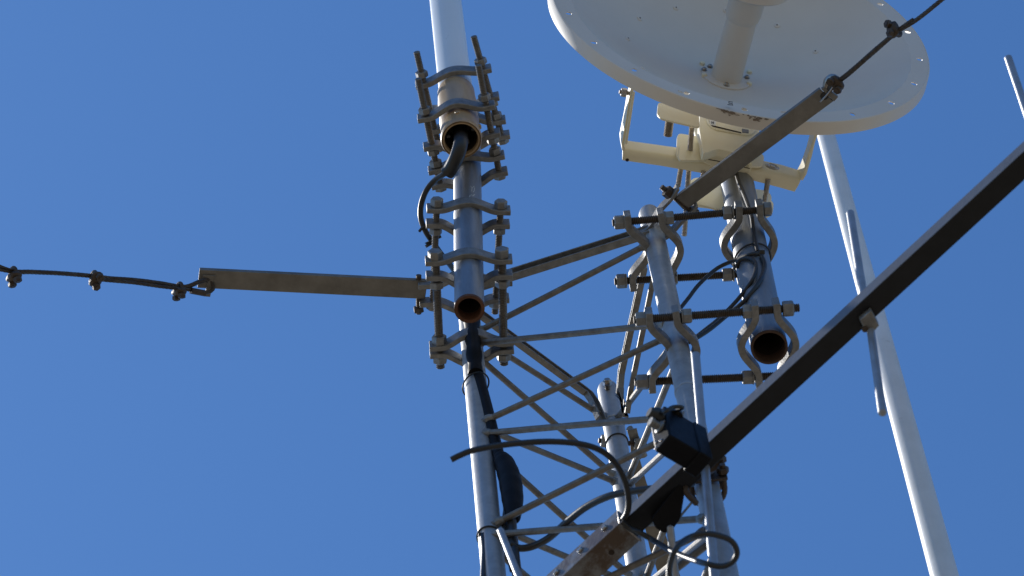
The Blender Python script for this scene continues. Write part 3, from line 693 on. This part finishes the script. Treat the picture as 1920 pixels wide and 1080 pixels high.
# jaw plates and stainless rods of the pipe grip
pc = on_pipe(c2, mdir, 350)
def PB(k): return pc + AH * k
vplate([(1234, 192), (1310, 205), (1312, 238), (1300, 236), (1240, 222), (1232, 214)], PB(.115), AH, .004, 4)
vplate([(1270, 249), (1322, 258), (1322, 300), (1268, 296)], PB(.05), AH, .004, 9)
vplate([(1275, 266), (1330, 268), (1330, 300), (1271, 300)], PB(.055), AH, .004, 9)
vplate([(1286, 345), (1304, 331), (1360, 345), (1360, 396), (1284, 376)], PB(-.045), AH, .004, 10)
vplate([(1400, 352), (1438, 357), (1447, 366), (1446, 384), (1400, 384)], PB(-.045), AH, .004, 8)
vplate([(1298, 358), (1400, 368), (1444, 373), (1451, 381), (1449, 400), (1438, 407), (1395, 396), (1296, 384)], PB(-.06), AH, .004, 8)
vplate([(1400, 290), (1425, 285), (1433, 292), (1431, 312), (1400, 312)], PB(.05), AH, .004, 8)
def srod(a, b, h, r):
    mk('threaded_rod', thread_mb(WZ(*a, zb + h), WZ(*b, zb + h), r, .003), 'stainless', dish, sharp=25)
srod((1256, 224), (1252, 255), .02, .0088)
srod((1297, 238), (1283, 442), .008, .0055)
srod((1279, 300), (1271, 350), .008, .0055)
srod((1440, 335), (1434, 378), .0, .0055)
srod((1319, 320), (1316, 345), .0, .005)

# ------------------------------------------------------------ cables near the dish pipe
dc = PX(c1)[2] - mr - .012
def wire(name, pts, r, label, m='black_rubber', n=10, sm=8, cat='cable'):
    P = [W(*p) for p in pts]; return meta(mk(name, MB().tube(P, r, n, smooth=sm), m, loc=P[0]), label, cat, 'loose black cables in the foreground')
dp2 = PX(on_pipe(c2, mdir, 480))[2] - mr - .008
dish_c = thing('dish_cable', W(1381, 322, dc), 'thin black cables running down the dish pipe and looping left behind the mast leg', 'cable')
def pdp(x, y, R_c=None):                      # depth where the view ray first touches a sleeve just outside the pipe
    R_c = R_c or mr + .0045; r = ray(x, y); w_ = CAMLOC - c2
    rp = r - mdir * r.dot(mdir); wp_ = w_ - mdir * w_.dot(mdir); a = rp.dot(rp); b = rp.dot(wp_); c = wp_.dot(wp_) - R_c * R_c
    D = b * b - a * c; return (-b - math.sqrt(max(0, D))) / a
def cb(pts, r, name='cable_run'): mk(name, MB().tube([W(x, y, pdp(x, y) - o) for x, y, o in pts], r, 10, smooth=8), 'black_rubber', dish_c)
cb([(1380, 318, .0), (1384, 338, .0), (1398, 372, .03), (1409, 405, .03), (1414, 440, .004), (1421, 472, .0)], .0042)
cb([(1424, 474, .0), (1405, 478, .0), (1378, 488, -.01), (1345, 503, .0), (1312, 532, .0), (1290, 560, -.01), (1270, 585, -.01)], .0038)
cb([(1428, 480, .0), (1434, 500, .0), (1422, 530, .0), (1395, 565, .0), (1362, 592, .0), (1330, 618, .0), (1296, 640, .0)], .0042)
cb([(1380, 502, -.003), (1388, 488, .0), (1405, 484, .002), (1417, 495, .002), (1412, 522, .003), (1388, 556, .003), (1352, 594, .0), (1320, 620, .0), (1292, 642, .0)], .0038)
pz = on_pipe(c2, mdir, 488)
hoop = [pz + (V((cos(a), sin(a), 0)) * (mr + .003)) + UP * (.012 * cos(a - .4)) for a in [2 * pi * k / 28 for k in range(29)]]
mk('tie_loop', MB().tube(hoop, .0018, 8, cap=False), 'zip_tie', dish_c)
mk('tie_head', MB().box(W(1428, 473, pdp(1428, 473) - .004), R_, U_, F_, .012, .009, .008), 'zip_tie', dish_c, .0015)

# ------------------------------------------------------------ cable down the left leg
def leg_d(y): return PX(on_leg(LT, y))[2]
lc = thing('leg_cable', W(885, 620, leg_d(620)), 'black taped cable bundle running down the left mast leg with a fat taped splice', 'cable')
def lcb(pts, r, name, m='black_rubber', n=16): mk(name, MB().tube([W(x, y, leg_d(y) - o) for x, y, o in pts], r, n, smooth=8), m, lc)
lcb([(884, 590, .06), (886, 630, .06), (889, 665, .055), (892, 702, .038)], lambda t: .0155 + .0012 * sin(t * 21) - .002 * t, 'taped_joint', 'black_tape', 20)
lcb([(893, 695, .032), (905, 735, .032), (918, 785, .03), (930, 835, .03), (940, 872, .03)], .0108, 'cable_run', 'black_tape')
lcb([(938, 858, .035), (946, 870, .035), (955, 895, .035), (960, 925, .035), (962, 952, .035), (963, 975, .035)], lambda t: .0085 + .0115 * max(0, sin(pi * (.06 + .94 * t))) ** .55 + .0003 * sin(t * 40), 'taped_splice', 'black_tape', 24)
lcb([(958, 962, .035), (961, 1000, .035), (966, 1050, .035), (975, 1110, .035), (1000, 1250, .035)], .0085, 'cable_run')
lcb([(948, 955, .03), (945, 985, .03), (950, 1020, .03), (960, 1070, .03)], .0042, 'cable_run')
lcb([(955, 960, .028), (952, 990, .03), (958, 1030, .03), (968, 1075, .03)], .0036, 'cable_run')
lcb([(905, 1003, .026), (908, 1030, .024), (907, 1060, .024), (906, 1120, .024), (915, 1250, .024)], .0052, 'thin_cable')
def hoopl(y, rr, tilt, name='tie_loop', c=(0, 0)):
    p = on_leg(LT, y) + V((c[0], c[1], 0)); mk(name, MB().tube([p + V((cos(a), sin(a), 0)) * rr + UP * (tilt * cos(a)) for a in [2 * pi * k / 30 for k in range(31)]], .0016, 8, cap=False), 'zip_tie', lc)
hoopl(722, .0245, .012); hoopl(1008, .0222, -.004)
mk('tie_head', MB().box(W(904, 1003, leg_d(1003) - .026), R_, U_, F_, .013, .008, .008), 'zip_tie', lc, .0015)
mk('tie_tail', MB().tube([W(958, 935, leg_d(935) - .055), W(965, 945, leg_d(935) - .058), W(973, 958, leg_d(935) - .055)], .0022, 6), 'zip_tie', lc)
# tie on the middle leg
p = on_leg(MT, 832)
meta(mk('cable_tie', MB().tube([p + V((cos(a), sin(a), 0)) * (LR + .001) + UP * (.004 * cos(a)) for a in [2 * pi * k / 30 for k in range(31)]], .0017, 8, cap=False), 'zip_tie'), 'thin black tie looped round the middle mast leg below its top bolt', 'tie')

# ------------------------------------------------------------ yagi antenna in front
zy = on_leg(RT, 1000).z
yg = thing('yagi_antenna', WZ(1320, 860, zy), 'dark square boom with pale rod elements crossing the lower right foreground', 'antenna')
def bz(x, y): return WZ(x, y, zy)
r0_, r1_, l0_, l1_ = bz(1150, 995), bz(1990, 219), bz(1172, 1020), bz(1990, 261)
bdir = (r1_ - r0_).normalized(); bs = (l0_ - r0_); bs = (bs - bdir * bs.dot(bdir)); bw = bs.length; bs.normalize(); print('boom w', bw, 'depth', PX(r0_)[2], PX(r1_)[2])
bw = .036; BH = .030
A = r0_; B = A + bdir * ((r1_ - r0_).length * 1.0)
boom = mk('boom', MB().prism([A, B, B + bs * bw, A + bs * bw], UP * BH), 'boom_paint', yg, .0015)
boom.data.materials.append(MAT['boom_sunlit'])          # black paint, with sunlight on top and sides painted in as grey
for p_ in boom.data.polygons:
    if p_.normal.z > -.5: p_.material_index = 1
# rusty sleeve
S0 = bz(1163, 984) - UP * .004; S0 = S0
def bzl(x, y): return WZ(x, y, zy - .004)
s0, s1, s2, s3 = bzl(1161, 982), bzl(1197, 1007), bzl(1125, 1090), bzl(1076, 1078)
dS = (s3 - s0); dS = (dS - bs * dS.dot(bs)).normalized(); wS = .046
s1 = s0 + bs * wS
far = .5
prof = []
mbS = MB(); t = .003
rings = []
for k in (0, far):
    o = s0 + dS * k; rings.append([o, o + bs * wS, o + bs * wS + UP * .046, o + bs * (wS - t) + UP * .046, o + bs * (wS - t) + UP * t, o + bs * t + UP * t, o + bs * t + UP * .046, o + UP * .046])
mbS.loft(rings); mk('sleeve', mbS, 'sleeve_steel', yg, .0012)
for k in (.03, .085, .14):
    p = s0 + dS * k + UP * .026; n_ = -bs; mk('screw', MB().lathe(p, n_, [(.006, 0), (.006, .002), (.004, .004)], 12), 'stainless', yg)
for k in (.045, .11, .17):
    p = s0 + dS * k + bs * wS * .6 - UP * .0005; mk('hole', MB().lathe(p, UP, [(.005, 0), (.0048, .0008)], 14), 'pipe_inside', yg)
mk('end_plate', MB().prism([s0 - UP * .002 - bs * .002, s0 + bs * (wS + .002) - UP * .002, s0 + bs * (wS + .002) + UP * .04, s0 - bs * .002 + UP * .04], -dS * .003), 'stainless', yg, .001)
# elements: perpendicular to the boom
def elem(cross, tips, r, name='element', m='element_alu', side_=.5):
    C0 = bz(*cross) + UP * (BH * side_)
    pts = []
    for tp in tips:
        rr_ = ray(*tp); d = (C0 - CAMLOC).dot(bdir) / rr_.dot(bdir); pts.append(CAMLOC + rr_ * d)
    if len(pts) == 1: pts.append(C0)
    a, b = pts; L = (b - a).length; dr = (b - a) / L
    mk(name, MB().lathe(a, dr, [(r * .6, 0), (r, .0025), (r, L - .0025), (r * .6, L)], 20), m, yg); return a, b
print('elements:')
def elem_at(depth_a, tipa, depth_b, tipb, r, m='element_alu'):
    a, b = W(*tipa, depth_a), W(*tipb, depth_b); L = (b - a).length; dr = (b - a) / L
    mk('element', MB().lathe(a, dr, [(r * .6, 0), (r, .0025), (r, L - .0025), (r * .6, L)], 20), m, yg)
C1 = bz(1622, 585); d1 = PX(C1)[2]
elem_at(d1 + .30, (1594, 398), d1 + .03, (1625, 590), .0066)
elem_at(d1 + .03, (1630, 600), d1 - .2, (1655, 776), .0066)
mk('element_clamp', MB().prism([WZ(x, y, zy - .012) for x, y in ((1612, 600), (1634, 582), (1649, 611), (1641, 620), (1634, 626), (1620, 618))], UP * .022), 'galvanised_dull', yg, .002)
mk('clamp_screw', MB().lathe(WZ(1622, 618, zy - .014), UP, [(.005, 0), (.005, .008)], 12), 'clip_steel', yg)
mk('clamp_screw', MB().lathe(WZ(1605, 585, zy + .02), -bs, [(.009, 0), (.007, .003)], 12), 'rust', yg)
C2 = bz(1320, 862); d2 = PX(C2)[2]
elem_at(d2 + .27, (1304, 664), min(d2 - .25, 5.5), (1343, 1120), .0074); print('d2', d2, 'leg', PX(on_leg(RT, 1040))[2], 'sleeve', PX(s0)[2])
C3 = bz(1950, 270); d3 = PX(C3)[2]
elem_at(d3 + .2, (1890, 107), d3 - .01, (1952, 290), .0062)
C4 = bz(1010, 1130); d4 = PX(C4)[2]
elem_at(5.95, (938, 994), 5.62, (1000, 1150), .0058)
elem_at(d2 + .02, (1256, 985), d2 + .0, (1271, 1120), .0062)
# black matching box under the boom
zx = zy - .105
V0 = WZ(1256, 815, zx); V1 = WZ(1333, 860, zx); V2 = WZ(1228, 847, zx)
e1 = V1 - V0; e3 = V2 - V0; 
bx = MB().prism([V0, V1, V1 + e3, V0 + e3], UP * .102)
mbox = mk('matching_box', bx, 'black_plastic', yg, .003)
lid = MB(); n1 = e1.normalized(); n3 = e3.normalized()
mk('box_lid', MB().prism([mix(V0, V1, .72) - n3 * .0025 - UP * .003, V1 - n3 * .0025 - UP * .003 + n1 * .002, V1 + e3 + n3 * .0025 - UP * .003 + n1 * .002, mix(V0, V1, .72) + e3 + n3 * .0025 - UP * .003], UP * .105), 'black_plastic', mbox, .002)
cp = V0 + e3 * .45 + UP * .05 - n1 * .0
MBX = mk('connector', MB().lathe(cp, -n1, [(.011, 0), (.011, .003), (.007, .005), (.007, .013), (.008, .014), (.008, .02)], 20), 'galvanised_dull', mbox)
mk('connector_boot', MB().lathe(V0 + e3 * .35 + UP * .075, -n1, [(.015, 0), (.014, .012), (.008, .022)], 20), 'black_rubber', mbox)
for q, h in ((.2, .055), (.55, .012), (.85, .022), (.9, .006)):
    mk('screw', MB().lathe(V0 + e3 * q + UP * h, -n1, [(.003, 0), (.0025, .0015), (.001, .002)], 10), 'stainless', yg)
mk('box_lead', MB().tube([V0 + e3 * .3 + UP * .10, W(1246, 772, PX(V0)[2] + .04), W(1262, 763, PX(V0)[2] + .05), W(1280, 764, PX(V0)[2] + .06), V0 + e1 * .25 + UP * .1], .003, 8, smooth=6), 'black_rubber', yg)
mk('gland', MB().lathe(V0 + e1 * .32 + e3 * .2 + UP * .095, UP, [(.014, 0), (.014, .012), (.009, .022)], 16), 'black_rubber', mbox)
# mast clamp of the boom
pm = on_leg(RT, 893)
ub = [pm + V((cos(a), sin(a), 0)) * (LR + .007) + UP * .0 for a in [pi * k / 12 for k in range(13)]]
ub = [ub[0] - V((0, .045, 0))] + ub + [ub[-1] - V((0, .045, 0))]
mk('u_bolt', MB().tube([p - UP * .012 for p in ub], .005, 10), 'clip_steel', yg); mk('u_bolt', MB().tube([p - UP * .05 for p in ub], .005, 10), 'clip_steel', yg)
sp0 = pm + V((0, -.03, -.03)); sp1 = V((sp0.x, C2.y + .02, zy + .02))
mk('standoff', MB().tube([sp0, sp1], .014, 8), 'clip_steel', yg)
mk('saddle_plate', MB().box(pm + V((-.004, -.0245, -.03)), V((1, 0, 0)), V((0, 1, 0)), UP, .075, .005, .07), 'clip_steel', yg, .0015)
for sx in (-1, 1):
    for h in (-.012, -.05): nut(pm + V((sx * (LR + .007), -.034, h)), V((0, 1, 0)), yg, 'clip_steel', .8)
K = PX(bz(1262, 935))[2]
mk('black_clamp', MB().prism([W(x, y, K - .01) for x, y in fillet([(1248, 938), (1275, 905), (1284, 922), (1276, 972), (1262, 992), (1246, 1000), (1229, 990), (1222, 972)], 4)], F_ * .035), 'black_plastic', yg, .003)
mk('bracket_leg', MB().tube([W(1285, 905, K), W(1288, 925, K - .01), W(1306, 944, K)], .005, 8, smooth=4), 'clip_steel', yg)
mk('stay_rod', MB().tube([W(1270, 975, K + .02), W(1302, 936, K + .05)], .002, 6), 'galvanised_dull', yg)

# ------------------------------------------------------------ loose cables in the foreground
kd = PX(s0)[2]
wire('loose_cable', [(846, 862, kd - .1), (862, 854, kd - .1), (885, 845, kd - .1), (925, 837, kd - .09), (975, 831, kd - .08), (1030, 828, kd - .07), (1085, 832, kd - .06), (1125, 844, kd - .05), (1152, 866, kd - .04), (1170, 898, kd - .03), (1178, 932, kd - .02), (1177, 958, kd - .01), (1168, 975, kd + .01)], .0049, 'black cable with a cut end arching out of the rusty sleeve over the left leg', n=12)
wire('loose_cable', [(1300, 905, kd + .06), (1260, 912, kd + .08), (1225, 916, kd + .1), (1180, 922, kd + .13), (1140, 931, kd + .16), (1100, 950, kd + .2), (1066, 976, kd + .24), (1030, 1008, kd + .28), (1000, 1024, kd + .3), (975, 1028, kd + .3), (957, 1020, kd + .3)], .0062, 'thick black cable sagging from the boom clamp back to the left mast leg', n=12)
wire('loose_cable', [(1165, 978, kd - .01), (1182, 992, kd - .01), (1200, 999, kd - .02), (1228, 1015, kd - .03), (1256, 1031, kd - .12), (1290, 1046, kd - .2), (1320, 1056, kd - 0.28), (1352, 1062, kd - 0.29), (1374, 1053, kd - 0.30), (1382, 1035, kd - 0.31), (1372, 1015, kd - 0.32), (1350, 1005, kd - 0.33), (1322, 1001, kd - 0.34), (1292, 1008, kd - 0.35), (1270, 1026, kd - 0.38), (1258, 1052, kd - 0.39), (1255, 1085, kd - 0.40), (1262, 1180, kd - 0.42)], .0046, 'black cable curling into a round loop in front of the right mast leg', n=12)

# ------------------------------------------------------------ far white pole
Bp = W(1771, 1080, 6.75); rr_ = ray(1548, 250)
# the point of the upper ray nearest the vertical through Bp
w0 = CAMLOC - Bp; a = rr_.dot(rr_); b = rr_.dot(UP); c = 1.0; d_ = rr_.dot(w0); e = UP.dot(w0); sc_ = (b * e - c * d_) / (a * c - b * b)
Tp = CAMLOC + rr_ * (sc_ + .0); pd = (Tp - Bp); print('pole', Bp, Tp, pd.normalized())
Lp = pd.length; pd.normalize(); foot = Bp - pd * (Bp.z / pd.z)
rb, rt_ = 26.5 * 6.75 / F, 16.5 * PX(Tp)[2] / F; lf = (Bp - foot).length; kx = (rt_ - rb) / Lp
wp = thing('white_pole', foot, 'tall tapering white pole rising behind the boom and the dish', 'pole')
mk('shaft', MB().lathe(foot, pd, [(rb - kx * lf * .3, 0), (rb, lf), (rt_, lf + Lp), (max(.008, rt_ + kx * .6), lf + Lp + .6)], 48), 'white_paint', wp)
mk('base_plate', MB().lathe(V((foot.x, foot.y, .001)), UP, [(.11, 0), (.11, .02), (.06, .03)], 24), 'galvanised_dull', wp)
